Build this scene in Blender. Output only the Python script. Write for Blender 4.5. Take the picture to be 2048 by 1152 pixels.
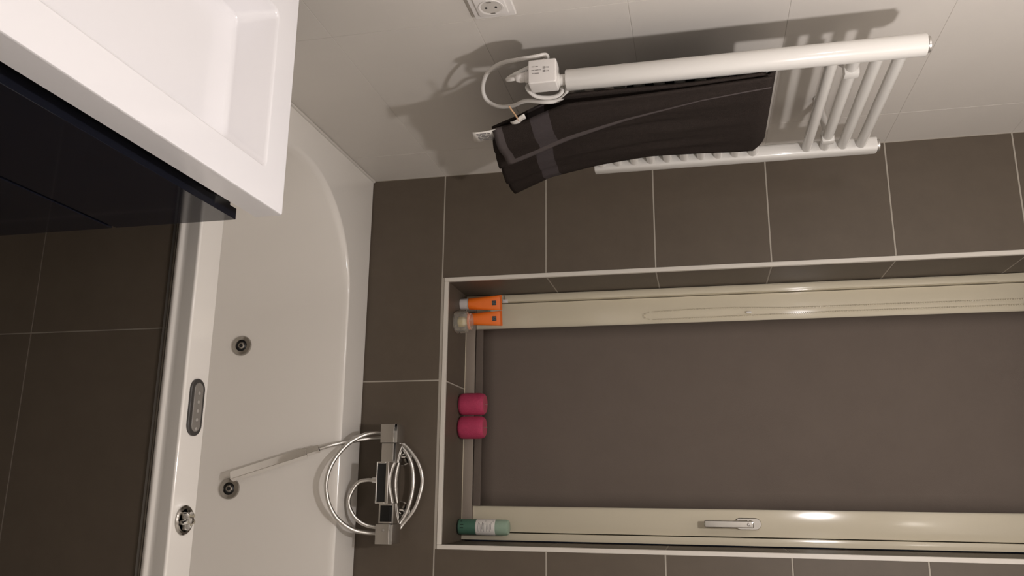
import bpy, bmesh, math, random
from mathutils import Vector, Matrix
random.seed(7)
for o in list(bpy.data.objects): bpy.data.objects.remove(o)
SC = bpy.context.scene
COL = SC.collection
PI = math.pi

# ------------------------------------------------------------------ camera
cam_data = bpy.data.cameras.new('camera')
cam = bpy.data.objects.new('camera', cam_data); COL.objects.link(cam)
FW = Vector((-0.23864188, 0.9465504, -0.21700784))      # viewing direction
IX = Vector((-0.00935983, 0.22121193, 0.97518084))      # picture right = world up (phone held sideways)
IY = Vector((0.97106254, 0.23475015, -0.04393088))      # picture down
m = Matrix((IX, -IY, -FW)).transposed().to_4x4()
m.translation = (0.89105, -2.15605, 1.49942)
cam.matrix_world = m
cam_data.sensor_fit = 'HORIZONTAL'; cam_data.sensor_width = 36.0
cam_data.lens = 36.0*1641.9/2048.0
cam_data.clip_start = 0.02
SC.camera = cam

# ------------------------------------------------------------------ light
W = bpy.data.worlds.new('night'); SC.world = W; W.use_nodes = True
W.node_tree.nodes['Background'].inputs[0].default_value = (0.02, 0.025, 0.04, 1)
W.node_tree.nodes['Background'].inputs[1].default_value = 0.2
def point_light(name, loc, power, color, radius):
    d = bpy.data.lights.new(name, 'POINT'); d.energy = power; d.color = color; d.shadow_soft_size = radius
    o = bpy.data.objects.new(name, d); COL.objects.link(o); o.location = loc; return o
point_light('pendant_light', (0.82, -1.33, 2.06), 31.5, (1.0, 0.943, 0.93), 0.028)
point_light('mirror_light', (0.20, -1.60, 2.10), 4.2, (1.0, 0.95, 0.96), 0.04)
point_light('ceiling_light', (1.02, -1.30, 2.575), 1.3, (1.0, 0.93, 0.86), 0.05)

SC.view_settings.view_transform = 'Standard'
SC.view_settings.look = 'None'
SC.view_settings.exposure = 0.0
SC.view_settings.gamma = 1.0
SC.view_settings.use_curve_mapping = False

# ------------------------------------------------------------------ materials
def srgb(r, g, b):
    f = lambda c: (c/255/12.92) if c/255 <= .04045 else ((c/255+.055)/1.055)**2.4
    return (f(r), f(g), f(b), 1)
def mat(name, col, rough=.5, metal=0., spec=.5, coat=0., noise=0., nscale=40, bump=0., bscale=200, trans=0., ior=1.5, alpha=1., sheen=0., stretch=None, coat_rough=.05):
    M = bpy.data.materials.new(name); M.use_nodes = True
    nt = M.node_tree; B = nt.nodes['Principled BSDF']
    B.inputs['Base Color'].default_value = col
    B.inputs['Roughness'].default_value = rough
    B.inputs['Metallic'].default_value = metal
    B.inputs['Specular IOR Level'].default_value = spec
    B.inputs['IOR'].default_value = ior
    B.inputs['Coat Weight'].default_value = coat
    B.inputs['Coat Roughness'].default_value = coat_rough
    B.inputs['Transmission Weight'].default_value = trans
    B.inputs['Alpha'].default_value = alpha
    if sheen: B.inputs['Sheen Weight'].default_value = sheen
    if noise or bump:
        tc = nt.nodes.new('ShaderNodeTexCoord')
        src = tc.outputs['Object']
        if stretch:
            mp = nt.nodes.new('ShaderNodeMapping'); mp.inputs['Scale'].default_value = stretch
            nt.links.new(src, mp.inputs['Vector']); src = mp.outputs['Vector']
    if noise:
        n = nt.nodes.new('ShaderNodeTexNoise'); n.inputs['Scale'].default_value = nscale
        n.inputs['Detail'].default_value = 6; n.inputs['Roughness'].default_value = .65
        nt.links.new(src, n.inputs['Vector'])
        mx = nt.nodes.new('ShaderNodeMix'); mx.data_type = 'RGBA'
        a = [max(0, c*(1-noise)) for c in col[:3]]+[1]; b = [min(1, c*(1+noise)) for c in col[:3]]+[1]
        mx.inputs[6].default_value = a; mx.inputs[7].default_value = b
        nt.links.new(n.outputs['Fac'], mx.inputs[0]); nt.links.new(mx.outputs[2], B.inputs['Base Color'])
    if bump:
        n2 = nt.nodes.new('ShaderNodeTexNoise'); n2.inputs['Scale'].default_value = bscale
        n2.inputs['Detail'].default_value = 3
        nt.links.new(src, n2.inputs['Vector'])
        bp = nt.nodes.new('ShaderNodeBump'); bp.inputs['Strength'].default_value = bump; bp.inputs['Distance'].default_value = .002
        nt.links.new(n2.outputs['Fac'], bp.inputs['Height']); nt.links.new(bp.outputs['Normal'], B.inputs['Normal'])
    return M
WHITE_TILE = mat('white_satin_tile', (.585, .550, .505, 1), .42, noise=.03, nscale=5)
WHITE_GROUT = mat('white_grout', (.55, .515, .470, 1), .8, noise=.05)
DARK_TILE = mat('dark_taupe_tile', (.098, .077, .057, 1), .50, noise=.16, nscale=16, spec=.35, bump=.05, bscale=60)
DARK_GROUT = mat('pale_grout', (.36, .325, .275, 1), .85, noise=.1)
APRON_GROUT = mat('shaded_grout', (.24, .21, .175, 1), .85, noise=.1)  # darker than the wall grout: shadow on the bath front put into its colour
PLASTER = mat('white_plaster', (.72, .69, .64, 1), .8, noise=.03)
FLOOR_M = mat('dark_floor_tile', (.085, .074, .063, 1), .5, noise=.12, nscale=12)
TRIM_M = mat('white_tile_profile', (.60, .56, .50, 1), .4)
ACRYLIC = mat('white_acrylic', (.77, .735, .685, 1), .12, coat=.3)
CERAMIC = mat('white_ceramic', (.80, .785, .80, 1), .16, coat=.2)
CABINET = mat('gloss_navy_lacquer', (.0095, .0105, .0170, 1), .07, spec=.5)
CABINET_IN = mat('black_gap', (.004, .004, .004, 1), .5)
CHROME = mat('chrome', (.72, .71, .69, 1), .06, metal=1)
STEEL_HOSE = mat('brushed_steel_hose', (.62, .60, .57, 1), .24, metal=1, bump=.25, bscale=900)
ALU = mat('aluminium_strip', (.42, .40, .37, 1), .35, metal=.8)
GLOSS_BLACK = mat('gloss_black_patch', (.006, .006, .006, 1), .12)
JET_RING = mat('satin_nickel', (.40, .38, .35, 1), .18, metal=1)
POLISHED = mat('polished_chrome', (.93, .92, .90, 1), .05, metal=1)
BUTTON = mat('pale_button', (.33, .31, .285, 1), .4)
BLACK = mat('black_rubber', (.01, .01, .01, 1), .45)
DGREY = mat('dark_grey_plastic', (.05, .047, .044, 1), .3)
RAD = mat('white_enamel', (.62, .60, .565, 1), .22, coat=.25)
PLASTIC = mat('white_plastic', (.66, .63, .60, 1), .4)
CORD = mat('white_cord', (.66, .635, .60, 1), .45)
TOWEL = mat('dark_brown_terry', (.0300, .0235, .0205, 1), .97, spec=.05, noise=.28, nscale=120, bump=.8, bscale=420)
TOWEL_BAND = mat('flat_woven_band', (.062, .052, .053, 1), .9, spec=.1, noise=.15, nscale=200, bump=.2, bscale=600)
TOWEL_HEM = mat('towel_hem', (.088, .074, .072, 1), .9, spec=.1, noise=.15, nscale=150)
LABEL = mat('white_satin_label', (.70, .67, .62, 1), .6)
INK = mat('grey_print', (.16, .15, .145, 1), .7)
TAN = mat('tan_loop', (.45, .28, .16, 1), .7)
FRAME = mat('cream_window_paint', (.615, .555, .425, 1), .13, noise=.02, nscale=3)
BLIND = mat('grey_brown_blind_fabric', (.130, .105, .088, 1), .9, spec=.15, noise=.10, nscale=9, bump=.25, bscale=900)
GLASS_W = mat('window_glass', (1, 1, 1, 1), .0, trans=1., ior=1.45)
TAUPE = mat('taupe_rail_paint', (.27, .225, .185, 1), .5, noise=.05)
SEAL = mat('dark_seal', (.02, .018, .015, 1), .6)
ORANGE = mat('orange_tube_plastic', (.78, .155, .012, 1), .35, noise=.04, nscale=30)
ORANGE_D = mat('orange_crimp', (.70, .13, .012, 1), .4)
CAPW = mat('white_cap', (.60, .55, .53, 1), .35)
PRINT_BLACK = mat('black_print', (.015, .015, .018, 1), .5)
PRINT_WHITE = mat('pale_print', (.16, .155, .15, 1), .6)
PINK = mat('pink_wax', (.40, .034, .092, 1), .75, noise=.25, nscale=70, bump=.5, bscale=260)
PINK_TOP = mat('pale_pink_wax', (.40, .060, .10, 1), .8, noise=.2, nscale=70)
WICK = mat('wick', (.25, .20, .16, 1), .9)
GREEN = mat('green_plastic', (.070, .160, .110, 1), .35)
GREEN_D = mat('dark_green_base', (.008, .022, .015, 1), .5)
GREEN_T = mat('pale_green_liquid', (.50, .66, .52, 1), .3, trans=.45, ior=1.3)
JAR = mat('clear_glass', (.90, .87, .80, 1), .10, trans=.86, ior=1.16, coat=.5)
YELLOW = mat('pale_yellow_wax', (.80, .68, .30, 1), .5, noise=.1)
GREY_CLEAR = mat('grey_translucent_plastic', (.20, .185, .165, 1), .25)

# ------------------------------------------------------------------ helpers
def link(name, bm, mats, parent=None, smooth=35, loc=None):
    me = bpy.data.meshes.new(name); bmesh.ops.recalc_face_normals(bm, faces=bm.faces[:]); bm.to_mesh(me); bm.free()
    for mm in (mats if isinstance(mats, (list, tuple)) else [mats]): me.materials.append(mm)
    if smooth:
        me.shade_smooth(); me.set_sharp_from_angle(angle=math.radians(smooth))
    o = bpy.data.objects.new(name, me); COL.objects.link(o)
    if parent: o.parent = parent
    if loc: o.location = loc
    return o
def thing(name, label, cat, loc=(0, 0, 0), rz=0., group=None):
    o = bpy.data.objects.new(name, None); COL.objects.link(o); o.empty_display_size = .05
    o.location = loc; o.rotation_euler = (0, 0, rz)
    o['label'] = label; o['category'] = cat
    if group: o['group'] = group
    return o
def struct(o, label, cat='structure'):
    o['kind'] = 'structure'; o['label'] = label; o['category'] = cat; return o
def box(bm, lo, hi, bev=0., seg=2, rot=None, about=None):
    r = bmesh.ops.create_cube(bm, size=1)
    vs = r['verts']
    s = [hi[i]-lo[i] for i in range(3)]; c = [(hi[i]+lo[i])/2 for i in range(3)]
    for v in vs: v.co = Vector((v.co.x*s[0]+c[0], v.co.y*s[1]+c[1], v.co.z*s[2]+c[2]))
    if bev:
        es = {e for v in vs for e in v.link_edges}
        r2 = bmesh.ops.bevel(bm, geom=list(es), offset=bev, segments=seg, affect='EDGES', profile=.6)
        vs = list({v for f in r2['faces'] for v in f.verts} | {v for v in vs if v.is_valid})
    if rot is not None:
        about = Vector(about or c)
        for v in vs: v.co = rot @ (v.co-about) + about
    return vs
def frame_of(t):
    t = Vector(t).normalized()
    a = Vector((0, 0, 1)) if abs(t.z) < .9 else Vector((1, 0, 0))
    u = t.cross(a).normalized(); return u, t.cross(u).normalized()
def tube(bm, pts, r, n=12, cap=True, closed=False):
    pts = [Vector(p) for p in pts]; N = len(pts); rings = []
    u = None
    for i, p in enumerate(pts):
        if closed: t = (pts[(i+1) % N]-pts[i-1]).normalized()
        else: t = (pts[min(i+1, N-1)]-pts[max(i-1, 0)]).normalized()
        if u is None: u, w = frame_of(t)
        else:
            u = (u-t*u.dot(t)).normalized(); w = t.cross(u)
        rr = r[i] if isinstance(r, (list, tuple)) else r
        rings.append([bm.verts.new(p+u*math.cos(2*PI*k/n)*rr+w*math.sin(2*PI*k/n)*rr) for k in range(n)])
    for i in range(N if closed else N-1):
        a, b = rings[i], rings[(i+1) % N]
        for k in range(n): bm.faces.new((a[k], a[(k+1) % n], b[(k+1) % n], b[k]))
    if cap and not closed:
        bm.faces.new(rings[0][::-1]); bm.faces.new(rings[-1])
    return rings
def spline(pts, per=8, closed=False):
    P = [Vector(p) for p in pts]; N = len(P); out = []
    for i in range(N if closed else N-1):
        g = (lambda k: P[k % N]) if closed else (lambda k: P[max(0, min(N-1, k))])
        a, b, c, d = g(i-1), g(i), g(i+1), g(i+2)
        for s in range(per):
            t = s/per
            out.append(.5*((2*b)+(-a+c)*t+(2*a-5*b+4*c-d)*t*t+(-a+3*b-3*c+d)*t**3))
    if not closed: out.append(P[-1])
    return out
def lathe(bm, prof, n=28, center=(0, 0, 0), axis='z', facets=None):
    """prof: (r, h) pairs along the axis; r=0 ends close to a point"""
    c = Vector(center); rings = []
    A = {'z': (Vector((1, 0, 0)), Vector((0, 1, 0)), Vector((0, 0, 1))), 'y': (Vector((1, 0, 0)), Vector((0, 0, 1)), Vector((0, -1, 0))),
         'x': (Vector((0, 1, 0)), Vector((0, 0, 1)), Vector((1, 0, 0)))}[axis] if isinstance(axis, str) else axis
    for r, h in prof:
        if r <= 1e-6: rings.append([bm.verts.new(c+A[2]*h)])
        else: rings.append([bm.verts.new(c+A[0]*math.cos(2*PI*k/n)*r+A[1]*math.sin(2*PI*k/n)*r+A[2]*h) for k in range(n)])
    for a, b in zip(rings, rings[1:]):
        if len(a) == 1 and len(b) == 1: continue
        if len(a) == 1:
            for k in range(n): bm.faces.new((a[0], b[k], b[(k+1) % n]))
        elif len(b) == 1:
            for k in range(n): bm.faces.new((a[k], b[0], a[(k+1) % n]))
        else:
            for k in range(n): bm.faces.new((a[k], a[(k+1) % n], b[(k+1) % n], b[k]))
    return rings
def loft(bm, rings, cap0=True, cap1=True):
    R = [[bm.verts.new(p) for p in ring] for ring in rings]; n = len(R[0])
    for a, b in zip(R, R[1:]):
        for k in range(n): bm.faces.new((a[k], a[(k+1) % n], b[(k+1) % n], b[k]))
    if cap0: bm.faces.new(R[0][::-1])
    if cap1: bm.faces.new(R[-1])
    return R
def B(): return bmesh.new()
def one_box(name, lo, hi, M, parent=None, bev=0., seg=2):
    bm = B(); box(bm, lo, hi, bev, seg); return link(name, bm, M, parent)

# ------------------------------------------------------------------ the room shell
RX, RY, RZ = 1.86, -2.75, 2.68           # right wall, wall behind the camera, ceiling
struct(one_box('floor', (-.15, RY-.12, -.10), (RX+.12, .35, 0), FLOOR_M), 'dark taupe tiled bathroom floor')
struct(one_box('ceiling', (-.15, RY-.12, RZ), (RX+.12, .35, RZ+.1), PLASTER), 'plain white bathroom ceiling')
struct(one_box('wall_right', (RX, RY, 0), (RX+.1, 0, RZ), PLASTER), 'plain white wall at the tap end of the bath')
struct(one_box('wall_front', (0, RY-.1, 0), (RX, RY, RZ), PLASTER), 'plain white wall facing the window')

GAP = .0019
def tile(parent, lo, hi, M, bev=.0006, cache={}):
    key = (M.name, bev)+tuple(round(hi[i]-lo[i], 4) for i in range(3))
    c = [(hi[i]+lo[i])/2 for i in range(3)]
    if key not in cache:
        s = [(hi[i]-lo[i])/2 for i in range(3)]
        bm = B(); box(bm, [-q for q in s], s, bev, 1)
        o = link('tile', bm, M, parent, smooth=0); cache[key] = o.data
    else:
        o = bpy.data.objects.new('tile', cache[key]); COL.objects.link(o); o.parent = parent
    o.location = c
    return o
ZJ = [-.10, .20, .50, .802, 1.101, 1.400, 1.698, 1.999, 2.30, 2.60, RZ]
def bands(js, lo, hi):
    out = []
    for a, b in zip(js, js[1:]):
        a2, b2 = max(a, lo), min(b, hi)
        if b2-a2 > .012: out.append((a2, b2))
    return out
# left wall, white tiles 60 x 30, surface at x = 0
wl = struct(one_box('wall_left', (-.12, RY, 0), (-.0007, .005, RZ), WHITE_GROUT), 'white tiled wall with the towel radiator and power socket')
for (y0, y1) in bands([-2.975, -2.375, -1.775, -1.175-.6*0, -.775, -.175, .005] if False else [-3.175, -2.575, -1.975, -1.375, -.775, -.175, .005], RY, .004):
    for (z0, z1) in bands(ZJ, 0, RZ):
        tile(wl, (-.0085, y0+.0006, z0+.0006), (0, y1-.0006, z1-.0006), WHITE_TILE, .0003)
# back wall with the window opening, dark tiles 60 x 30, surface at y = 0
WX0, WX1, WZ0, WZ1 = .3195, 1.0335, .8195, 2.42     # clear opening inside the tile profiles
OX0, OX1, OZ0, OZ1 = .309, 1.044, .809, 2.431
bm = B()
for lo, hi in (((-.12, .0008, 0), (OX0-.0002, .34, RZ)), ((OX1+.0002, .0008, 0), (RX+.1, .34, RZ)),
               ((OX0-.0002, .0008, 0), (OX1+.0002, .34, OZ0-.0002)), ((OX0-.0002, .0008, OZ1+.0002), (OX1+.0002, .34, RZ))):
    box(bm, lo, hi)
wb = struct(link('wall_back', bm, DARK_GROUT, smooth=0), 'dark taupe tiled wall around the window behind the bath')
def back_tile(x0, x1, z0, z1):
    tile(wb, (x0+GAP, 0, z0+GAP), (x1-GAP, .008, z1-GAP), DARK_TILE)
for (x0, x1) in bands([0, .6, 1.2, 1.8, 2.4], 0.0, RX):
    for (z0, z1) in bands(ZJ, 0, RZ):
        if x1 <= OX0 or x0 >= OX1 or z1 <= OZ0 or z0 >= OZ1: back_tile(x0, x1, z0, z1); continue
        if x0 < OX0: back_tile(x0, OX0+GAP, z0, z1)
        if x1 > OX1: back_tile(OX1-GAP, x1, z0, z1)
        if z0 < OZ0 < z1 and OZ0-z0 > .012: back_tile(max(x0, OX0), min(x1, OX1), z0, OZ0)
        if z1 > OZ1 > z0: back_tile(max(x0, OX0), min(x1, OX1), OZ1, z1)
RD = .215
bm = B()
for lo, hi in (((OX0-.0005, .0095, OZ0), (WX0-.0008, RD+.02, OZ1)), ((WX1+.0008, .0095, OZ0), (OX1+.0005, RD+.02, OZ1)),
               ((WX0-.0008, .0095, OZ0), (WX1+.0008, RD+.02, WZ0-.0008)), ((WX0-.0008, .0095, WZ1+.0008), (WX1+.0008, RD+.02, OZ1))): box(bm, lo, hi)
link('reveal_grout', bm, DARK_GROUT, wb, 0)
# reveal tiles inside the niche (sides, sill, head)
for (z0, z1) in bands(ZJ, WZ0, WZ1):
    za, zb = z0+(GAP if z0 > WZ0+.001 else -.0006), z1-(GAP if z1 < WZ1-.001 else -.0006)
    tile(wb, (OX0-.001, .010, za), (WX0, RD, zb), DARK_TILE)
    tile(wb, (WX1, .010, za), (OX1+.001, RD, zb), DARK_TILE)
for (x0, x1) in bands([0, .602, 1.2], WX0, WX1):
    xa, xb = x0+(GAP if x0 > WX0+.001 else -.0006), x1-(GAP if x1 < WX1-.001 else -.0006)
    tile(wb, (xa, .010, OZ0-.001), (xb, RD, WZ0), DARK_TILE)
    tile(wb, (xa, .010, WZ1), (xb, RD, OZ1+.001), DARK_TILE)
# white tile profiles around the opening
def trim(name, lo, hi, label):
    struct(one_box(name, lo, hi, TRIM_M, None, .001, 1), label, 'trim')
trim('trim_1', (OX0, -.0022, OZ0), (OX0+.0115, .009, OZ1), 'white tile edge strip up the left side of the window niche')
trim('trim_2', (OX1-.0115, -.0022, OZ0), (OX1, .009, OZ1), 'white tile edge strip up the handle side of the window niche')
trim('trim_3', (OX0+.0116, -.0022, OZ0), (OX1-.0116, .009, OZ0+.0115), 'white tile edge strip along the front of the window sill')
trim('trim_4', (OX0+.0116, -.0022, OZ1-.0115), (OX1-.0116, .009, OZ1), 'white tile edge strip along the head of the window niche')

# ------------------------------------------------------------------ window
win = struct(thing('window_1', 'cream painted casement window with silver handle in the tiled niche', 'window', (0, 0, WZ0)), 'cream painted casement window with silver handle in the tiled niche', 'window')
def wp(name, lo, hi, M, bev=.0015, parent=None):
    bm = B(); box(bm, (lo[0], lo[1], lo[2]-WZ0), (hi[0], hi[1], hi[2]-WZ0), bev, 2); return link(name, bm, M, parent or win)
def wframe(name, x0, x1, z0, z1, tl, tr, tb, tt, y0, y1, M):
    bm = B()
    for lo, hi in (((x0, y0, z0), (x0+tl, y1, z1)), ((x1-tr, y0, z0), (x1, y1, z1)), ((x0+tl, y0, z0), (x1-tr, y1, z0+tb)), ((x0+tl, y0, z1-tt), (x1-tr, y1, z1))):
        box(bm, (lo[0], lo[1], lo[2]-WZ0), (hi[0], hi[1], hi[2]-WZ0), .0015, 2)
    return link(name, bm, M, win)
wframe('window_frame', .3205, 1.0295, WZ0+.0005, WZ1, .0225, .0195, .0008, .03, .190, .26, FRAME)
wp('bottom_rail', (.3435, .1915, WZ0+.0006), (1.0095, .2345, .8495), TAUPE, .001)
wp('frame_gap', (.340, .236, .84), (1.012, .262, 2.40), SEAL, 0)
wframe('sash', .3455, 1.0075, .8505, 2.388, .088, .082, .07, .07, .200, .235, FRAME)
wp('glass_pane', (.43, .214, .915), (.93, .220, 2.32), GLASS_W, 0)
wp('cover_strip', (.3245, .184, .940), (.3425, .1905, 2.285), FRAME, .001)
wp('strip_clip', (.336, .182, .934), (.346, .189, .950), PLASTIC, .001)
# handle
hb = B()
ring = []
for yy, s in ((.2000, 1.), (.1945, 1.), (.1925, .9)):
    ring.append([(.9735+math.cos(a)*.0155*s, yy, 1.610-WZ0+math.copysign(.0185, math.sin(a))*(abs(math.sin(a)) > 1e-6)+math.sin(a)*.0165*s) for a in [2*PI*(k+.5)/24 for k in range(24)]])
loft(hb, ring); ro = link('handle_rosette', hb, CHROME, win)
hb = B(); box(hb, (.9645, .150, 1.497-WZ0), (.9825, .162, 1.622-WZ0), .0035, 3)
lathe(hb, [(.0085, 0), (.0085, .034)], 16, (.9735, .193, 1.612-WZ0), 'y')
link('handle_lever', hb, CHROME, win)
hb = B(); lathe(hb, [(.0045, 0), (.0045, .0012), (.003, .0016), (.002, .0005), (0, .0005)], 16, (.9735, .150, 1.610-WZ0), 'y'); link('screw', hb, ALU, win)

# roller blind in front of the sash
rb = thing('roller_blind', 'dark grey-brown roller blind pulled down over the window glass', 'blind', (.68, .190, .852))
def loc(p, c): return tuple(p[i]-c[i] for i in range(3))
BC = (.68, .190, .852)
bm = B(); nx, nz = 12, 30; g = []
for j in range(nz+1):
    row = []
    for i in range(nx+1):
        x = .4235+(.9365-.4235)*i/nx; z = .862+(2.385-.862)*j/nz
        y = .1945+.0007*math.sin(x*9+z*3)
        row.append(bm.verts.new(loc((x, y, z), BC)))
    g.append(row)
for j in range(nz):
    for i in range(nx): bm.faces.new((g[j][i], g[j][i+1], g[j+1][i+1], g[j+1][i]))
f = link('blind_fabric', bm, BLIND, rb)
sm = f.modifiers.new('t', 'SOLIDIFY'); sm.thickness = .0008
bm = B(); box(bm, loc((.4235, .1915, .852), BC), loc((.9365, .1975, .874), BC), .0025, 3); link('bottom_bar', bm, BLIND, rb)
bm = B(); tube(bm, [loc((.425, .176, 2.385), BC), loc((.935, .176, 2.385), BC)], .0165, 24); link('roller_tube', bm, BLIND, rb)
bm = B(); box(bm, loc((.396, .150, 2.350), BC), loc((.424, .198, 2.408), BC), .004, 2); link('bracket', bm, DGREY, rb)
bm = B(); box(bm, loc((.936, .158, 2.365), BC), loc((.944, .198, 2.408), BC), .003, 2); link('bracket', bm, DGREY, rb)
# bead chain: loop hanging at the left of the blind
bm = B()
cx, top, bot = .401, 2.352, 1.352
path = []
N = 170
for i in range(N):
    z = top-(top-bot-.03)*i/(N-1); path.append((.3915-.006*math.sin(min(1, max(0, (1.75-z)/.36))*PI*.9), z))
for k in range(1, 6):
    a = PI*k/6; path.append((.4005-.012*math.cos(a), bot+.03-.028*math.sin(a)))
for i in range(N):
    z = bot+.03+(top-bot-.03)*i/(N-1); path.append((.4125-.006*max(0, min(1, (z-1.4)/.5)), z))
for (x, z) in path:
    bmesh.ops.create_icosphere(bm, subdivisions=1, radius=.0021, matrix=Matrix.Translation(loc((x, .1895, z), BC)))
link('bead_chain', bm, FRAME, rb)
bm = B(); box(bm, loc((.398, .1865, 1.638), BC), loc((.4035, .1925, 1.652), BC), .0015, 2); link('chain_connector', bm, PLASTIC, rb)

# ------------------------------------------------------------------ bathtub
TX1, TY0, TZ = 1.80, -.822, .58
bt = thing('bathtub', 'white acrylic whirlpool bath with round jets under the window', 'bathtub', (.9, -.41, 0))
BO = (.9, -.41, 0)
def stad(yh, xl, xr, el, cy, n=64, z=0., e=1.0):
    """closed loop: straight long sides, elliptical ends"""
    pts = []
    h = n//2
    for k in range(h):
        a = PI/2+PI*k/(h-1); pts.append((xl+el+math.cos(a)*el, cy+math.sin(a)*yh, z))
    for k in range(h):
        a = -PI/2+PI*k/(h-1); pts.append((xr-el+math.cos(a)*el, cy+math.sin(a)*yh, z))
    return pts
bm = B()
CY = -.4385
prof = [(0, .58), (.004, .5785), (.008, .573), (.012, .562), (.022, .50), (.040, .36), (.058, .22), (.075, .16), (.105, .130), (.16, .120)]
rings = []
for d, z in prof:
    ds = d*.72+.01*(d > .1)
    rings.append([loc(p, BO) for p in stad(.3125-ds, .089+d*1.5, 1.735-d*1.5, .30-d*.55, CY, 96, z)])
R = [[bm.verts.new(p) for p in r] for r in rings]
n = len(R[0])
for a, b in zip(R, R[1:]):
    for k in range(n): bm.faces.new((a[k], b[k], b[(k+1) % n], a[(k+1) % n]))
bm.faces.new(R[-1])
# rim out to a rectangle, then the rounded front skirt
x0, x1, y0, y1 = .001, TX1, TY0, -.001
def rect_ring(inset, z, rad=.012):
    out = []
    for p in stad(.3125, .089, 1.735, .30, CY, 96, z):
        # project radially on to the rectangle
        cx_, cy_ = (x0+x1)/2, CY
        px = min(max(p[0], .389), 1.435)
        dx, dy = p[0]-px, p[1]-cy_
        L = math.hypot(dx, dy); dx /= L; dy /= L
        t = 9
        if dx > 1e-9: t = min(t, (x1-inset-px)/dx)
        if dx < -1e-9: t = min(t, (x0+inset-px)/dx)
        if dy > 1e-9: t = min(t, (y1-inset-cy_)/dy)
        if dy < -1e-9: t = min(t, (y0+inset-cy_)/dy)
        out.append((px+dx*t, cy_+dy*t, z))
    # snap the nearest vertex to each corner
    for c in ((x0+inset, y0+inset), (x1-inset, y0+inset), (x0+inset, y1-inset), (x1-inset, y1-inset)):
        k = min(range(len(out)), key=lambda i: (out[i][0]-c[0])**2+(out[i][1]-c[1])**2); out[k] = (c[0], c[1], z)
    return [loc(p, BO) for p in out]
outer = [rect_ring(.0055, .58), rect_ring(.0028, .5794), rect_ring(.0010, .5775), rect_ring(.0004, .5745), rect_ring(.0035, .552), rect_ring(.0045, .545), rect_ring(.003, .541), rect_ring(.0005, .538), rect_ring(.0, .534), rect_ring(.002, .5295), rect_ring(.03, .5285)]
prev = R[0]
for r in outer:
    cur = [bm.verts.new(p) for p in r]
    for k in range(n): bm.faces.new((prev[k], prev[(k+1) % n], cur[(k+1) % n], cur[k]))
    prev = cur
o = link('tub_shell', bm, ACRYLIC, bt, 50); o.modifiers.new('wn', 'WEIGHTED_NORMAL').keep_sharp = True
# whirlpool jets on the inner long side
def bath_y(z):
    for (d0, z0), (d1, z1) in zip(prof, prof[1:]):
        if z1 <= z <= z0:
            t = (z0-z)/(z0-z1); return CY+.3125-(d0+(d1-d0)*t)*.72
jn = Vector((0, -1, .12)).normalized(); ju = Vector((1, 0, 0)); jw = jn.cross(ju)
for (x, z) in ((.5165, .2880), (.895, .2890), (1.28, .289)):
    y = bath_y(z); c = loc((x, y, z), BO)
    bm = B(); lathe(bm, [(.0275, -.004), (.0275, .002), (.0255, .0052), (.0160, .0068), (.0140, .004), (.0140, -.006)], 32, c, (ju, jw, jn)); j = link('jet', bm, JET_RING, bt)
    bm = B(); lathe(bm, [(.0139, -.002), (.0139, .003), (.0100, .0055), (.0100, -.002)], 28, c, (ju, jw, jn)); link('jet_seal', bm, BLACK, j)
    bm = B(); lathe(bm, [(.0090, .001), (.0090, .0058), (.0075, .0074), (.0050, .0070), (.0042, .001), (0, .001)], 24, c, (ju, jw, jn)); link('jet_nozzle', bm, JET_RING, j); bm = B(); lathe(bm, [(.0043, .0012), (.0043, .0076), (0, .0076)], 18, c, (ju, jw, jn)); link('jet_hole', bm, BLACK, j)
# oval control panel on the front rim
def oval(bm, cx, cy, z0, z1, hl, r, n=32, ang=0.):
    def rg(z, s):
        out = []
        for k in range(n):
            a = 2*PI*(k+.5)/n; x = (hl-r)*(1 if math.cos(a) > 0 else -1)+math.cos(a)*(r-s); y = math.sin(a)*(r-s)
            out.append((cx+x, cy+y, z))
        return out
    loft(bm, [rg(z0, 0), rg(z1-.001, 0), rg(z1, .001)])
PC = loc((.747, -.7845, .58), BO)
bm = B(); oval(bm, PC[0], PC[1], .578, .5845, .053, .0215); cpn = link('control_panel', bm, DGREY, bt)
bm = B(); oval(bm, PC[0], PC[1], .582, .5865, .0455, .0135); link('panel_window', bm, GREY_CLEAR, cpn)
for k in range(5):
    bm = B(); lathe(bm, [(.0034, 0), (.0034, .0008), (.0022, .0014), (0, .0014)], 14, (PC[0]-.026+.0165*k, PC[1], .5864)); link('button', bm, BUTTON, cpn)
# chrome rotary valve with a star grip
KC = loc((.950, -.7845, 0), BO)
bm = B(); lathe(bm, [(.0255, .578), (.0262, .583), (.0240, .5850), (.0200, .5845), (.0185, .5800), (.0, .5800)], 36, (KC[0], KC[1], 0)); kb = link('control_knob', bm, JET_RING, bt)
bm = B()
st = []
for z, s in ((.580, 1.), (.5925, .95), (.5965, .70)):
    rg = []
    for k in range(40):
        a = 2*PI*k/40; rr = (.0145+.0036*math.cos(5*a))*s; rg.append((KC[0]+math.cos(a)*rr, KC[1]+math.sin(a)*rr, z))
    st.append(rg)
loft(bm, st); lathe(bm, [(.0055, .596), (.0055, .5985), (.003, .6), (0, .6)], 16, (KC[0], KC[1], 0)); link('star_grip', bm, CHROME, kb)

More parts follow.
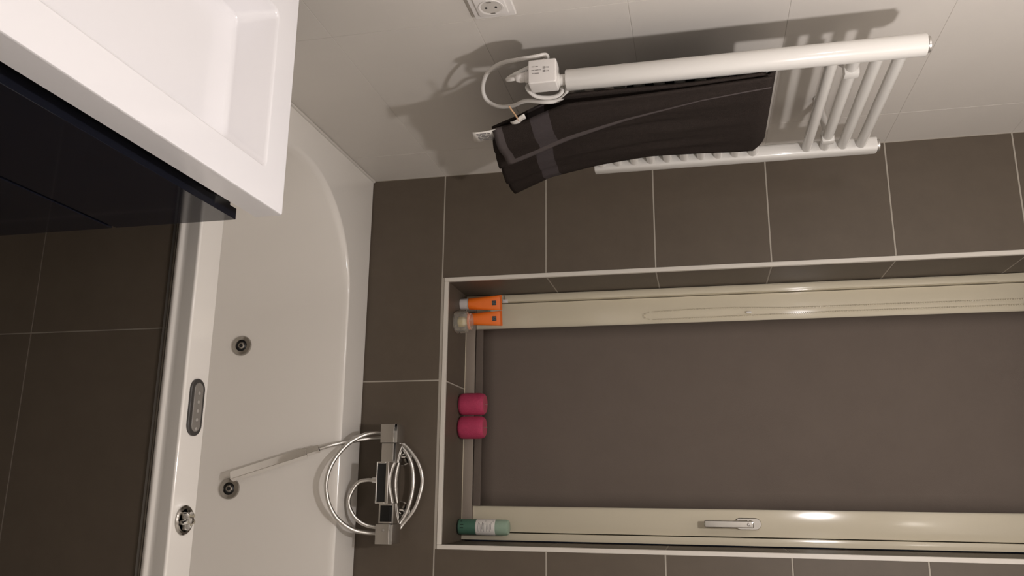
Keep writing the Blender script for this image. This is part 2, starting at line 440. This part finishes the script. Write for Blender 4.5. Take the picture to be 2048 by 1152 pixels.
# tiled apron below the front skirt of the bath
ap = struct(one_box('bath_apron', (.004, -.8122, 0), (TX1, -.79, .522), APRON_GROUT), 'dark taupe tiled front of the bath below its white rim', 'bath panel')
for (xa, xb) in bands([0, .6, 1.2, 1.8], .004, TX1):
    for (za, zb) in bands([-.08, .22, .52], 0, .52):
        tile(ap, (xa+.0011, -.813, za+.0008), (xb-.0011, -.806, zb-.0008), DARK_TILE)
one_box('edge_strip', (.004, -.8145, .5140), (TX1, -.806, .5185), ALU, ap)

# sealant where the bath meets the white wall
bm = B(); tube(bm, [(.0035, -.82, .5815), (.0035, -.004, .5815)], .0042, 8); struct(link('trim_5', bm, WHITE_TILE), 'white sealant line between bath rim and white tiled wall', 'trim')

# ------------------------------------------------------------------ washbasin and cabinet
BY1, BY0, BX1, BZ = -1.054, -2.05, .481, .88
wbn = thing('washbasin', 'thick white rectangular washbasin top on the navy cabinet', 'washbasin', (.24, -1.55, .83))
WO = (.24, -1.55, .83)
bm = B()
def rr(x0, x1, y0, y1, r, z, n=6):
    out = []
    for cx_, cy_, a0 in ((x1-r, y1-r, 0), (x0+r, y1-r, 90), (x0+r, y0+r, 180), (x1-r, y0+r, 270)):
        for k in range(n): a = math.radians(a0+90*k/(n-1)); out.append(loc((cx_+math.cos(a)*r, cy_+math.sin(a)*r, z), WO))
    return out
X0 = .0015
ring = [rr(.165, .405, -1.90, -1.128, .012, .810), rr(.150, .418, -1.93, -1.10, .012, .8320), rr(.05, .43, BY0+.03, BY1-.03, .012, .8325), rr(X0, BX1-.002, BY0, BY1-.002, .003, .8325), rr(X0, BX1, BY0, BY1, .003, .8345), rr(X0, BX1, BY0, BY1, .003, .877), rr(X0+.001, BX1-.0012, BY0+.001, BY1-.0012, .003, .8794), rr(X0+.003, BX1-.0035, BY0+.003, BY1-.0035, .003, .88),
        rr(.160, .4265, -1.93, -1.1115, .012, .88), rr(.1625, .424, -1.9275, -1.114, .012, .8788), rr(.165, .4215, -1.925, -1.1165, .012, .875),
        rr(.180, .390, -1.89, -1.1390, .016, .828), rr(.184, .386, -1.885, -1.1430, .018, .8235), rr(.192, .378, -1.875, -1.151, .02, .8215)]
Rr = [[bm.verts.new(p) for p in r] for r in ring]; n = len(Rr[0])
for a, b in zip(Rr, Rr[1:]):
    for k in range(n): bm.faces.new((a[k], a[(k+1) % n], b[(k+1) % n], b[k]))
bm.faces.new(Rr[-1]); bm.faces.new(Rr[0][::-1])
o = link('basin_body', bm, CERAMIC, wbn, 40); o.modifiers.new('wn', 'WEIGHTED_NORMAL').keep_sharp = True
bm = B(); lathe(bm, [(.022, 0), (.022, .002), (.018, .004), (0, .0045)], 28, loc((.285, -1.52, .821), WO)); link('drain', bm, CHROME, wbn)

cab = thing('vanity_cabinet', 'glossy dark navy two-drawer cabinet under the white washbasin', 'cabinet', (.24, -1.55, .26))
CO = (.24, -1.55, .26)
def cb(name, lo, hi, M, bev=.001): bm = B(); box(bm, loc(lo, CO), loc(hi, CO), bev, 2); return link(name, bm, M, cab)
bm = B()
for lo, hi in (((.002, -2.045, .27), (.440, -1.058, .288)), ((.002, -2.045, .2882), (.018, -1.058, .8318)), ((.424, -2.045, .2882), (.440, -1.058, .785)), ((.0182, -2.045, .2882), (.4238, -2.027, .8318)), ((.0182, -1.076, .2882), (.4238, -1.058, .8318))):
    box(bm, loc(lo, CO), loc(hi, CO), .0008, 1)
link('cabinet_body', bm, CABINET, cab, 0)
def drawer(z0, z1):
    bm = B()
    pr = [(.4425, z0), (.4800, z0), (.4805, z0+.0005), (.4805, z1-.0005), (.4800, z1), (.4625, z1), (.4600, z1-.012), (.4425, z1-.012)]
    loft(bm, [[loc((x, y, z), CO) for x, z in pr] for y in (-2.045, -1.0500)])
    return link('drawer_front', bm, CABINET, cab, 0)
drawer(.5795, .7965); drawer(.27, .5715)

# ------------------------------------------------------------------ towel radiator
RYN, RYF, RXX = -.7235, -.2790, .121
RT, RBm = 1.9165, 1.275
rad = thing('towel_radiator', 'white tubular towel radiator on the white tiled wall', 'radiator', (RXX, (RYN+RYF)/2, RBm))
RO = (RXX, (RYN+RYF)/2, RBm)
def super_ring(cx, cy, z, hx, hy, e, n=28):
    out = []
    for k in range(n):
        a = 2*PI*k/n; c, s = math.cos(a), math.sin(a)
        out.append(loc((cx+hx*math.copysign(abs(c)**(2/e), c), cy+hy*math.copysign(abs(s)**(2/e), s), z), RO))
    return out
for y, hx, hy, e in ((RYN, .0195, .0205, 2.3), (RYF, .0170, .0185, 3.6)):
    bm = B(); loft(bm, [super_ring(RXX, y, z, hx*s, hy*s, e) for z, s in ((RBm, .95), (RBm+.002, 1), (RT-.002, 1), (RT, .95))])
    link('side_tube', bm, RAD, rad, 40)
    bm = B(); lathe(bm, [(.0125, 0), (.0125, .003), (.0145, .003), (.0145, .0065), (.012, .0075), (0, .0075)], 24, loc((RXX, y, RT-.0005), RO))
    link('end_plug', bm, ALU, rad)
bar_z = [1.881, 1.842, 1.803, 1.764]+[1.645-.039*k for k in range(10)]
BRX = .1215
for z in bar_z:
    bm = B(); tube(bm, [loc((BRX, RYN+.012, z), RO), loc((BRX, RYF-.012, z), RO)], .0112, 16); link('bar', bm, RAD, rad)
for y, yw in ((-.655, -.535), (-.345, -.300)):
    for z in (1.803, 1.372):
        bm = B(); tube(bm, spline([loc(q, RO) for q in ((.0005, yw, z), (.030, yw-.002, z), (.075, (y+yw)/2, z), (BRX-.012, y+.003, z))], 5), .0085, 12)
        lathe(bm, [(.015, 0), (.015, .005), (.0085, .009)], 18, loc((.0005, yw, z), RO), 'x')
        box(bm, loc((BRX-.015, y-.011, z-.0140), RO), loc((BRX+.0135, y+.011, z+.0140), RO), .005, 2)
        link('wall_bracket', bm, RAD, rad)
# electric heating element under the near tube
bm = B()
box(bm, loc((.0885, -.7575, 1.2055), RO), loc((.1385, -.7165, 1.2605), RO), .0045, 3)
he = link('heating_element', bm, PLASTIC, rad)
bm = B(); lathe(bm, [(.0135, 1.256), (.0135, 1.262), (.0105, 1.264), (.0105, 1.280)], 22, (RXX-RO[0], RYN-.008-RO[1]+.004, -RO[2])); link('union_nut', bm, RAD, he)
bm = B(); lathe(bm, [(.0062, 1.178), (.0085, 1.181), (.0095, 1.188), (.0095, 1.196), (.0115, 1.197), (.0115, 1.206)], 18, (.1125-RO[0], -.736-RO[1], -RO[2])); link('cable_gland', bm, PLASTIC, he)
bm = B()
yf = -.7579
def mark(x0, x1, z0, z1): box(bm, loc((x0, yf-.0003, z0), RO), loc((x1, yf+.0003, z1), RO))
# rows of tiny print read with the phone's tilt: three lines and two small symbols
for x, segs in ((.1035, ((1.214, 1.2185), (1.2205, 1.2255))), (.1110, ((1.213, 1.2185), (1.2200, 1.2270), (1.2290, 1.2310))), (.1180, ((1.214, 1.2170), (1.2185, 1.2275)))):
    for a, b in segs: mark(x, x+.0010, a, b)
for x in (.1055, .1130):
    for (dx, dz, w, h) in ((0, 0, .0036, .0007), (0, .0036, .0036, .0007), (0, 0, .0007, .0043), (.0030, 0, .0007, .0043)):
        mark(x+dx, x+dx+w, 1.2355+dz, 1.2355+dz+h)
    mark(x+.0008, x+.0030, 1.2425, 1.2435); mark(x+.0008, x+.0030, 1.2450, 1.2460)
link('printed_marks', bm, INK, he, 0)
cab_pts = [(0.1125, -0.7360, 1.1820), (0.1120, -0.7330, 1.1680), (0.1060, -0.7220, 1.1580), (0.0900, -0.7000, 1.1560), (0.0700, -0.6820, 1.1720), (0.0580, -0.6840, 1.2050), (0.0600, -0.7040, 1.2320), (0.0680, -0.7350, 1.2360), (0.0750, -0.7441, 1.2166), (0.0730, -0.7372, 1.1854), (0.0570, -0.7007, 1.1370), (0.0590, -0.6716, 1.1029), (0.0730, -0.6406, 1.0852), (0.0910, -0.6196, 1.0879), (0.1090, -0.6193, 1.1132), (0.1220, -0.6408, 1.1492), (0.1310, -0.6746, 1.1850), (0.1470, -0.6940, 1.2260), (0.1470, -0.6940, 1.2520), (0.1380, -0.7030, 1.2720), (0.1200, -0.7020, 1.2680), (0.1080, -0.7010, 1.2450), (0.1050, -0.7000, 1.2150), (0.1120, -0.7030, 1.1970), (0.1250, -0.7120, 1.1960), (0.1370, -0.7030, 1.2100), (0.1410, -0.6990, 1.2320), (0.1400, -0.7000, 1.2520), (0.1340, -0.7040, 1.2630), (0.1240, -0.7040, 1.2620)]
bm = B(); tube(bm, [loc(p, RO) for p in spline(cab_pts, 6)], .0042, 10); link('power_cable', bm, CORD, rad)

# ------------------------------------------------------------------ towel on the radiator
tw = thing('towel', 'dark brown terry towel folded over the towel radiator', 'towel', (.14, -.50, 1.07))
TO = (.14, -.50, 1.07)
def interp(tab, t):
    """tab: list of (key descending z, value...)"""
    for a, b in zip(tab, tab[1:]):
        if b[0] <= t <= a[0]:
            s = (a[0]-t)/(a[0]-b[0]); s2 = s
            return [a[i]+(b[i]-a[i])*s2 for i in range(1, len(a))]
    return list(tab[-1][1:]) if t < tab[-1][0] else list(tab[0][1:])
def sheet(name, rows, ncol, bandrule, mats, wav, thick=.005, sag=0.):
    """rows: list of (left point, right point) in world space; columns interpolate with a soft billow"""
    bm = B(); G = []
    for j, (L, Rt, amp) in enumerate(rows):
        L, Rt = Vector(L), Vector(Rt); row = []
        for i in range(ncol+1):
            u = i/ncol; p = L.lerp(Rt, u); p.x += amp*wav(u, j/(len(rows)-1)); p.z -= sag*(j/(len(rows)-1))**6*math.sin(PI*u)**.8; row.append(bm.verts.new(loc(p, TO)))
        G.append(row)
    for j in range(len(rows)-1):
        for i in range(ncol):
            f = bm.faces.new((G[j][i], G[j][i+1], G[j+1][i+1], G[j+1][i])); f.material_index = bandrule((i+.5)/ncol, (j+.5)/(len(rows)-1))
    o = link(name, bm, mats, tw, 60)
    s = o.modifiers.new('t', 'SOLIDIFY'); s.thickness = thick; s.offset = 0
    return o
XB, ZT = BRX, 1.645          # the bar it hangs over
# inner, wide layer: from behind the bars, over the bar and down the front, drifting towards the window
FR = [(1.662, -.372), (1.645, -.362), (1.524, -.374), (1.412, -.372), (1.294, -.348), (1.168, -.308), (1.064, -.231)]
FL = [(1.662, -.717), (1.28, -.710), (1.225, -.684), (1.16, -.640), (1.097, -.606)]
rows = []
for k in range(12):                                  # back drop
    z = 1.36+(1.64-1.36)*k/11; rows.append(((.1005, -.698, z), (.1005, -.368, z), 0.))
for k in range(7):                                   # over the bar
    a = PI-PI*(k+1)/8; rows.append(((XB+.0195*math.cos(a), -.702, ZT+.0185*math.sin(a)), (XB+.0195*math.cos(a), -.368-.03*math.sin(a), ZT+.0185*math.sin(a)), 0.))
nf = 56
for k in range(nf+1):
    t = k/nf
    zl = 1.640+(1.097-1.640)*t; zr = 1.640+(1.064-1.640)*t
    x = .1425+.013*t
    rows.append(((x, interp(FL, zl)[0], zl-.012*math.sin(PI*t)*0), (x+.001, interp(FR, zr)[0], zr), min(1, t*3)))
nr = len(rows)
def wav1(u, v):
    t = max(0, (v*(nr-1)-19)/nf)
    return .0060*math.sin(u*12-t*2.6+.6)*(.25+.75*t*(1.25-.75*t))+.0035*math.sin(u*25-t*4+1)+.0015*math.sin(u*47+t*5)+.010*t*math.sin(PI*min(1, u*1.1))-.006*t*(u > .93)*0
def band1(u, v):
    t = (v*(nr-1)-19)/nf
    return 1 if .775 < t < .845 else 0
sheet('inner_fold', rows, 60, band1, [TOWEL, TOWEL_BAND], wav1, .006, .010)
# outer, narrow flap whose hemmed edge runs diagonally across the front
F1R_ = [(1.657, -.690), (1.599, -.683), (1.526, -.672), (1.379, -.626), (1.248, -.567), (1.161, -.514), (1.108, -.485)]
F1L_ = [(1.657, -.719), (1.272, -.712), (1.227, -.688), (1.181, -.660), (1.107, -.638)]
rows2 = []; n2 = 52
for k in range(n2+1):
    t = k/n2; zl = 1.655+(1.107-1.655)*t; zr = 1.655+(1.106-1.655)*t
    x = .1555+.0165*t
    a, b = interp(F1L_, zl)[0], interp(F1R_, zr)[0]
    rows2.append(((x-.002, a, zl), (x+.002+.004*t, b, zr), t))
def wav2(u, v): return .010*v*math.sin(u*PI)+.0030*math.sin(u*9+v*5)+.003
def band2(u, v):
    if u > .875: return 2
    if v > .955: return 2
    return 1 if .775 < v < .845 else 0
sheet('outer_flap', rows2, 22, band2, [TOWEL, TOWEL_BAND, TOWEL_HEM], wav2, .006)
# white care label and folded maker's label with hanging loop
def ribbon(name, quad, M, bend=.0012, n=6, parent=tw):
    bm = B(); a, b, c, d = [Vector(q) for q in quad]; g = []
    for i in range(n+1):
        u = i/n; p, q = a.lerp(b, u), d.lerp(c, u); off = Vector((bend*math.sin(u*PI*1.6), 0, bend*.6*math.sin(u*PI*2)))
        g.append((bm.verts.new(loc(p+off, TO)), bm.verts.new(loc(q+off, TO))))
    for i in range(n): bm.faces.new((g[i][0], g[i+1][0], g[i+1][1], g[i][1]))
    o = link(name, bm, M, parent, 60); s = o.modifiers.new('t', 'SOLIDIFY'); s.thickness = .0008; return o
cl = ribbon('care_label', [(.176, -.645, 1.066), (.172, -.640, 1.122), (.172, -.606, 1.116), (.176, -.597, 1.057)], LABEL)
cl['label'] = 'small white printed care label'
bm = B()
for r_ in range(5):
    u0 = .12+.17*r_
    zz = [(.08, .30), (.34, .52), (.56, .88)] if r_ % 2 else [(.1, .22), (.27, .6), (.66, .8)]
    for a, b in zz:
        y = -.643+.042*u0; box(bm, loc((.1764, y, 1.068+.042*a), TO), loc((.1778, y+.0016, 1.068+.042*b), TO))
link('printed_lines', bm, INK, cl, 0)
ml = ribbon('folded_label', [(.168, -.662, 1.150), (.168, -.688, 1.184), (.168, -.668, 1.184), (.168, -.642, 1.152)], LABEL, .002)
ml['label'] = 'small white folded label'
bm = B(); tube(bm, spline([loc(p, TO) for p in ((.168, -.668, 1.168), (.166, -.690, 1.166), (.163, -.708, 1.162), (.160, -.716, 1.160))], 5), .0017, 8)
hl = link('hanging_loop', bm, TAN, tw); hl['label'] = 'thin tan hanging loop'

# ------------------------------------------------------------------ power socket
SY, SZ = -.8315, 1.150
so = thing('power_socket', 'white wall socket above the washbasin beside the radiator', 'socket', (0, SY, SZ))
bm = B(); box(bm, (.0003, -.0405, -.0405), (.0095, .0405, .0405), .003, 3); link('cover_plate', bm, PLASTIC, so)
bm = B(); box(bm, (.0085, -.0285, -.0285), (.0135, .0285, .0285), .002, 2); ins = link('socket_insert', bm, PLASTIC, so)
ins.data.materials[0] = PLASTIC
bm = B()
lathe(bm, [(.0245, .0130), (.0240, .0146), (.0215, .0146), (.0195, .0138)], 36, (0, 0, 0), 'x'); link('socket_ring', bm, PLASTIC, so)
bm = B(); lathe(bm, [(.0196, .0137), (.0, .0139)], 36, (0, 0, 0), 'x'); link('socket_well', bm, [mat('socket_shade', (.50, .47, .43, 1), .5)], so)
for dz in (-.0095, .0095):
    bm = B(); lathe(bm, [(.0026, 0), (.0026, .0004), (0, .0004)], 14, (.0138, 0, dz), 'x'); link('pin_hole', bm, BLACK, so)
for dy in (-.0185, .0185):
    bm = B(); box(bm, (.0136, dy-.0016, -.0045), (.0150, dy+.0016, .0045), .0004, 1); link('earth_clip', bm, ALU, so)

# ------------------------------------------------------------------ bath mixer tap
TPX, TPZ = .8755, .7035
mx = thing('mixer_tap', 'square chrome thermostatic bath mixer on the dark tiled wall', 'tap', (TPX, 0, TPZ))
def tb(name, lo, hi, M=CHROME, bev=.0012, parent=mx):
    bm = B(); box(bm, loc(lo, (TPX, 0, TPZ)), loc(hi, (TPX, 0, TPZ)), bev, 2); return link(name, bm, M, parent)
tb('mixer_body', (.776, -.0995, .682), (.978, -.056, .722))
for x in (.802, .952):
    bm = B(); lathe(bm, [(.0295, 0), (.0295, .004), (.027, .007), (.013, .008), (.013, .054)], 28, (x-TPX, -.0004, 0), 'y'); link('wall_union', bm, CHROME, mx)
k1 = tb('end_handle', (.7265, -.1035, .6790), (.7745, -.0485, .7250))
k2 = tb('end_handle', (.9795, -.1100, .6790), (1.0285, -.0485, .7250))
bm = B(); lathe(bm, [(.0035, 0), (.0035, .0015), (.002, .002), (0, .002)], 12, (.994-TPX, -.1100, .700-TPZ), 'y'); link('safety_button', bm, ALU, k2)
# waterfall spout: flat open box in front of the middle
sp = B()
TP = (TPX, 0, TPZ)
for lo, hi in (((.8250, -.150, .6905), (.9280, -.100, .6935)), ((.8250, -.150, .7160), (.9280, -.0720, .7235)), ((.8250, -.150, .6937), (.8290, -.100, .7158)), ((.9240, -.150, .6937), (.9280, -.100, .7158))):
    box(sp, loc(lo, TP), loc(hi, TP), .0008, 1)
spo = link('spout', sp, CHROME, mx)
bm = B(); box(bm, loc((.8292, -.1465, .6937), TP), loc((.9238, -.1002, .7158), TP)); link('spout_opening', bm, BLACK, spo)
bp = tb('dark_patch', (.9335, -.1008, .6865), (.9735, -.0998, .7185), GLOSS_BLACK, .0004); bp['label'] = 'added glossy black patch'  # thin black plate added as a dark patch on the body front
bm = B(); lathe(bm, [(.0080, -.052), (.0085, -.049), (.0085, -.022), (.0100, -.020)], 20, (.870-TPX, -.075, 0)); link('hose_outlet', bm, CHROME, mx)

# hand shower with its coiled hose
HO = (.83, -.15, .5)
hs = thing('hand_shower', 'slim chrome stick hand shower resting in the bath, steel hose looped around the mixer', 'shower', HO)
hose = [(.870, -.075, .672), (.870, -.0755, .655), (.870, -.078, .638), (.877, -.086, .616), (.902, -.092, .600), (.928, -.094, .595), (.958, -.089, .607), (.980, -.078, .631), (.990, -.062, .664), (.993, -.038, .700),
        (.975, -.028, .717), (.945, -.026, .733), (.905, -.026, .744), (.868, -.026, .747), (.830, -.026, .741), (.800, -.028, .727), (.777, -.032, .708),
        (.758, -.044, .694), (.749, -.075, .672), (.752, -.113, .648), (.776, -.142, .611), (.821, -.164, .580), (.871, -.174, .567), (.921, -.170, .572), (.963, -.156, .591), (.990, -.135, .621), (1.001, -.108, .650), (1.004, -.066, .683), (1.000, -.030, .706),
        (.980, -.020, .722), (.945, -.018, .749), (.907, -.017, .763), (.868, -.017, .769), (.828, -.017, .758), (.795, -.019, .736), (.772, -.024, .712), (.757, -.037, .690), (.759, -.060, .660), (.764, -.092, .634), (.773, -.122, .594), (.783, -.146, .560), (.792, -.157, .534)]
bm = B(); tube(bm, [loc(p, HO) for p in spline(hose, 7)], .0056, 14); link('hose', bm, STEEL_HOSE, hs)
# stick: square bar along the sloping inner wall of the bath
p0 = Vector((.7915, -.1580, .5360)); p1 = Vector((.8650, -.1900, .3080))
d = (p1-p0); Ls = d.length; d.normalize()
nrm = Vector((0, -1, .12)); nrm = (nrm-d*nrm.dot(d)).normalized(); sd = d.cross(nrm)
ca, sa = math.cos(.42), math.sin(.42); nrm, sd = nrm*ca+sd*sa, sd*ca-nrm*sa
def bar(bm, t0, t1, w0, w1, h0, h1):
    rings = []
    for t, w, h in ((t0, w0, h0), (t1, w1, h1)):
        c = p0+d*t; rings.append([loc(c+sd*a*w/2+nrm*b*h/2, HO) for a, b in ((-1, -1), (1, -1), (1, 1), (-1, 1))])
    loft(bm, rings)
    bmesh.ops.bevel(bm, geom=bm.edges[:], offset=.0012, segments=2, affect='EDGES')
bm = B(); bar(bm, .036, Ls, .0225, .0225, .0165, .0165); link('stick_head', bm, POLISHED, hs)
bm = B(); bar(bm, .002, .0355, .0165, .0165, .0150, .0150); link('hose_nut', bm, POLISHED, hs)

# ------------------------------------------------------------------ things on the sill
SZ0 = WZ0+.0004
def cream_tube(x, y, tilt, label):
    t = thing('cosmetic_tube', label, 'tube', (x, y, SZ0), tilt, 'orange tubes on the sill')
    bm = B(); lathe(bm, [(0, 0), (.0150, 0), (.0160, .001), (.0162, .026), (.0150, .0275), (0, .0275)], 28); link('cap', bm, CAPW, t)
    bm = B(); rings = []
    for k in range(14):
        s = k/13; z = .0276+s*.0935; w = .0172+.0048*s; dd = .0172*(1-s)**.8+.0012
        e = 2+1.5*s
        rings.append([(w*math.copysign(abs(math.cos(a))**(2/e), math.cos(a)), dd*math.copysign(abs(math.sin(a))**(2/e), math.sin(a)), z) for a in [2*PI*q/28 for q in range(28)]])
    loft(bm, rings); link('tube_body', bm, ORANGE, t, 60)
    bm = B(); box(bm, (-.0222, -.0016, .1195), (.0222, .0016, .1260), .0004, 1); link('crimp', bm, ORANGE_D, t)
    # black square emblem with pale strokes
    def yf(z):
        s = (z-.0276)/.0935; return -(.0172*(1-s)**.8+.0012)
    bm = B()
    z0, z1 = .0975, .1095
    pts = [(-.0068, yf(z0)-.0004, z0), (.0068, yf(z0)-.0004, z0), (.0068, yf(z1)-.0004, z1), (-.0068, yf(z1)-.0004, z1)]
    bk = [(a, b+.0012, c) for a, b, c in pts]
    loft(bm, [bk, pts]); em = link('emblem', bm, PRINT_BLACK, t, 0)
    bm = B()
    for (ax, az, w, h) in ((-.0042, .1072, .0032, .0006), (-.0042, .1052, .0032, .0006), (-.003, .1032, .0006, .0046), (.0010, .1072, .0034, .0006), (.0010, .1042, .0006, .0036), (.0038, .1042, .0006, .0036), (.0010, .1042, .0034, .0006),
                           (-.0042, .1010, .0084, .0006), (-.0042, .0985, .0034, .0006), (.0012, .0985, .0034, .0006), (-.0004, .0985, .0007, .0030)):
        y = yf(az)-.0006; box(bm, (ax, y-.0002, az), (ax+w, y+.0006, az+h))
    link('emblem_strokes', bm, PRINT_WHITE, em, 0)
    return t
cream_tube(.3580, .128, .22, 'orange squeeze tube standing in the corner of the sill against the tiled reveal')
cream_tube(.4035, .134, .22, 'orange squeeze tube standing directly behind the little glass jar')
gj = thing('glass_jar', 'small clear faceted glass jar with pale yellow contents on the sill', 'jar', (.4215, .0795, SZ0), .2)
bm = B(); lathe(bm, [(0, 0), (.0290, 0), (.0325, .004), (.0330, .030), (.0285, .038), (.0235, .0405), (.0215, .0405), (.0250, .036), (.0285, .029), (.0280, .007), (0, .006)], 10); link('jar_glass', bm, JAR, gj, 20)
bm = B(); lathe(bm, [(0, .0408), (.0232, .0408), (.0240, .0425), (.0240, .0475), (.0225, .0490), (0, .0490)], 28); link('jar_lid', bm, JAR, gj)
bm = B(); lathe(bm, [(0, .010), (.0130, .010), (.0145, .013), (.0145, .024), (.0130, .028), (.0090, .034), (0, .034)], 18); link('jar_contents', bm, YELLOW, gj)
def candle(x, y, label, rz):
    t = thing('pillar_candle', label, 'candle', (x, y, SZ0), rz, 'pink candles on the sill')
    bm = B(); prof_ = [(0, 0), (.0240, 0), (.0295, .003), (.0318, .010), (.0322, .022), (.0322, .058), (.0308, .068), (.0285, .0735), (.0262, .0755)]
    lathe(bm, prof_, 36); link('wax_body', bm, PINK, t, 60)
    bm = B(); lathe(bm, [(.0263, .0754), (.0240, .0758), (.006, .0745), (0, .0742)], 30); link('wax_top', bm, PINK_TOP, t)
    bm = B(); tube(bm, [(0, 0, .074), (.0006, 0, .079), (.0016, 0, .083)], .0009, 6); link('wick', bm, WICK, t)
candle(.6520, .1480, 'deep pink pillar candle on the sill, the one nearer the orange tubes', 0)
candle(.7185, .1465, 'deep pink pillar candle on the sill, the one nearer the green bottle', 1.9)
bo = thing('shampoo_bottle', 'green and white bottle with pale translucent green top on the sill below the window handle', 'bottle', (.9935, .1610, SZ0))
bm = B(); lathe(bm, [(0, 0), (.0200, 0), (.0215, .002), (.0215, .0045)], 32); link('bottle_base', bm, GREEN_D, bo)
bm = B(); lathe(bm, [(.0213, .0045), (.0215, .006), (.0215, .0525), (.0207, .0535)], 32); link('bottle_cap', bm, GREEN, bo)
bm = B(); lathe(bm, [(.0205, .0538), (.0218, .0548), (.0218, .1090), (.0214, .1098)], 32); lb = link('bottle_label', bm, LABEL, bo)
bm = B(); lathe(bm, [(.0212, .1098), (.0214, .112), (.0213, .139), (.0195, .1445), (.0150, .1470), (0, .1475)], 32); link('bottle_top', bm, GREEN_T, bo)
bm = B()
def arc_mark(z0, z1, a0, a1, r=.02195):
    k = max(2, int((a1-a0)/.15)); v = []
    for i in range(k+1):
        a = a0+(a1-a0)*i/k; v.append((bm.verts.new((math.cos(a)*r, math.sin(a)*r, z0)), bm.verts.new((math.cos(a)*r, math.sin(a)*r, z1))))
    for p, q in zip(v, v[1:]): bm.faces.new((p[0], q[0], q[1], p[1]))
for i, z in enumerate((.062, .066, .070, .0735, .078, .082, .0865, .0905, .0945, .099)):
    arc_mark(z, z+(.0016 if i in (2, 3) else .0010), -2.25+.12*(i % 3), -1.0-.17*((i*2) % 4))
arc_mark(.0820, .0842, -2.50, -2.40); arc_mark(.1030, .1052, -2.50, -2.40)
link('label_print', bm, INK, lb, 0)
bm = B()
for a0 in (-2.45, -1.95, -1.55): arc_mark(.010, .020 if a0 > -2 else .015, a0, a0+.12, .0217)
link('cap_marks', bm, GREEN_D, bo, 0)
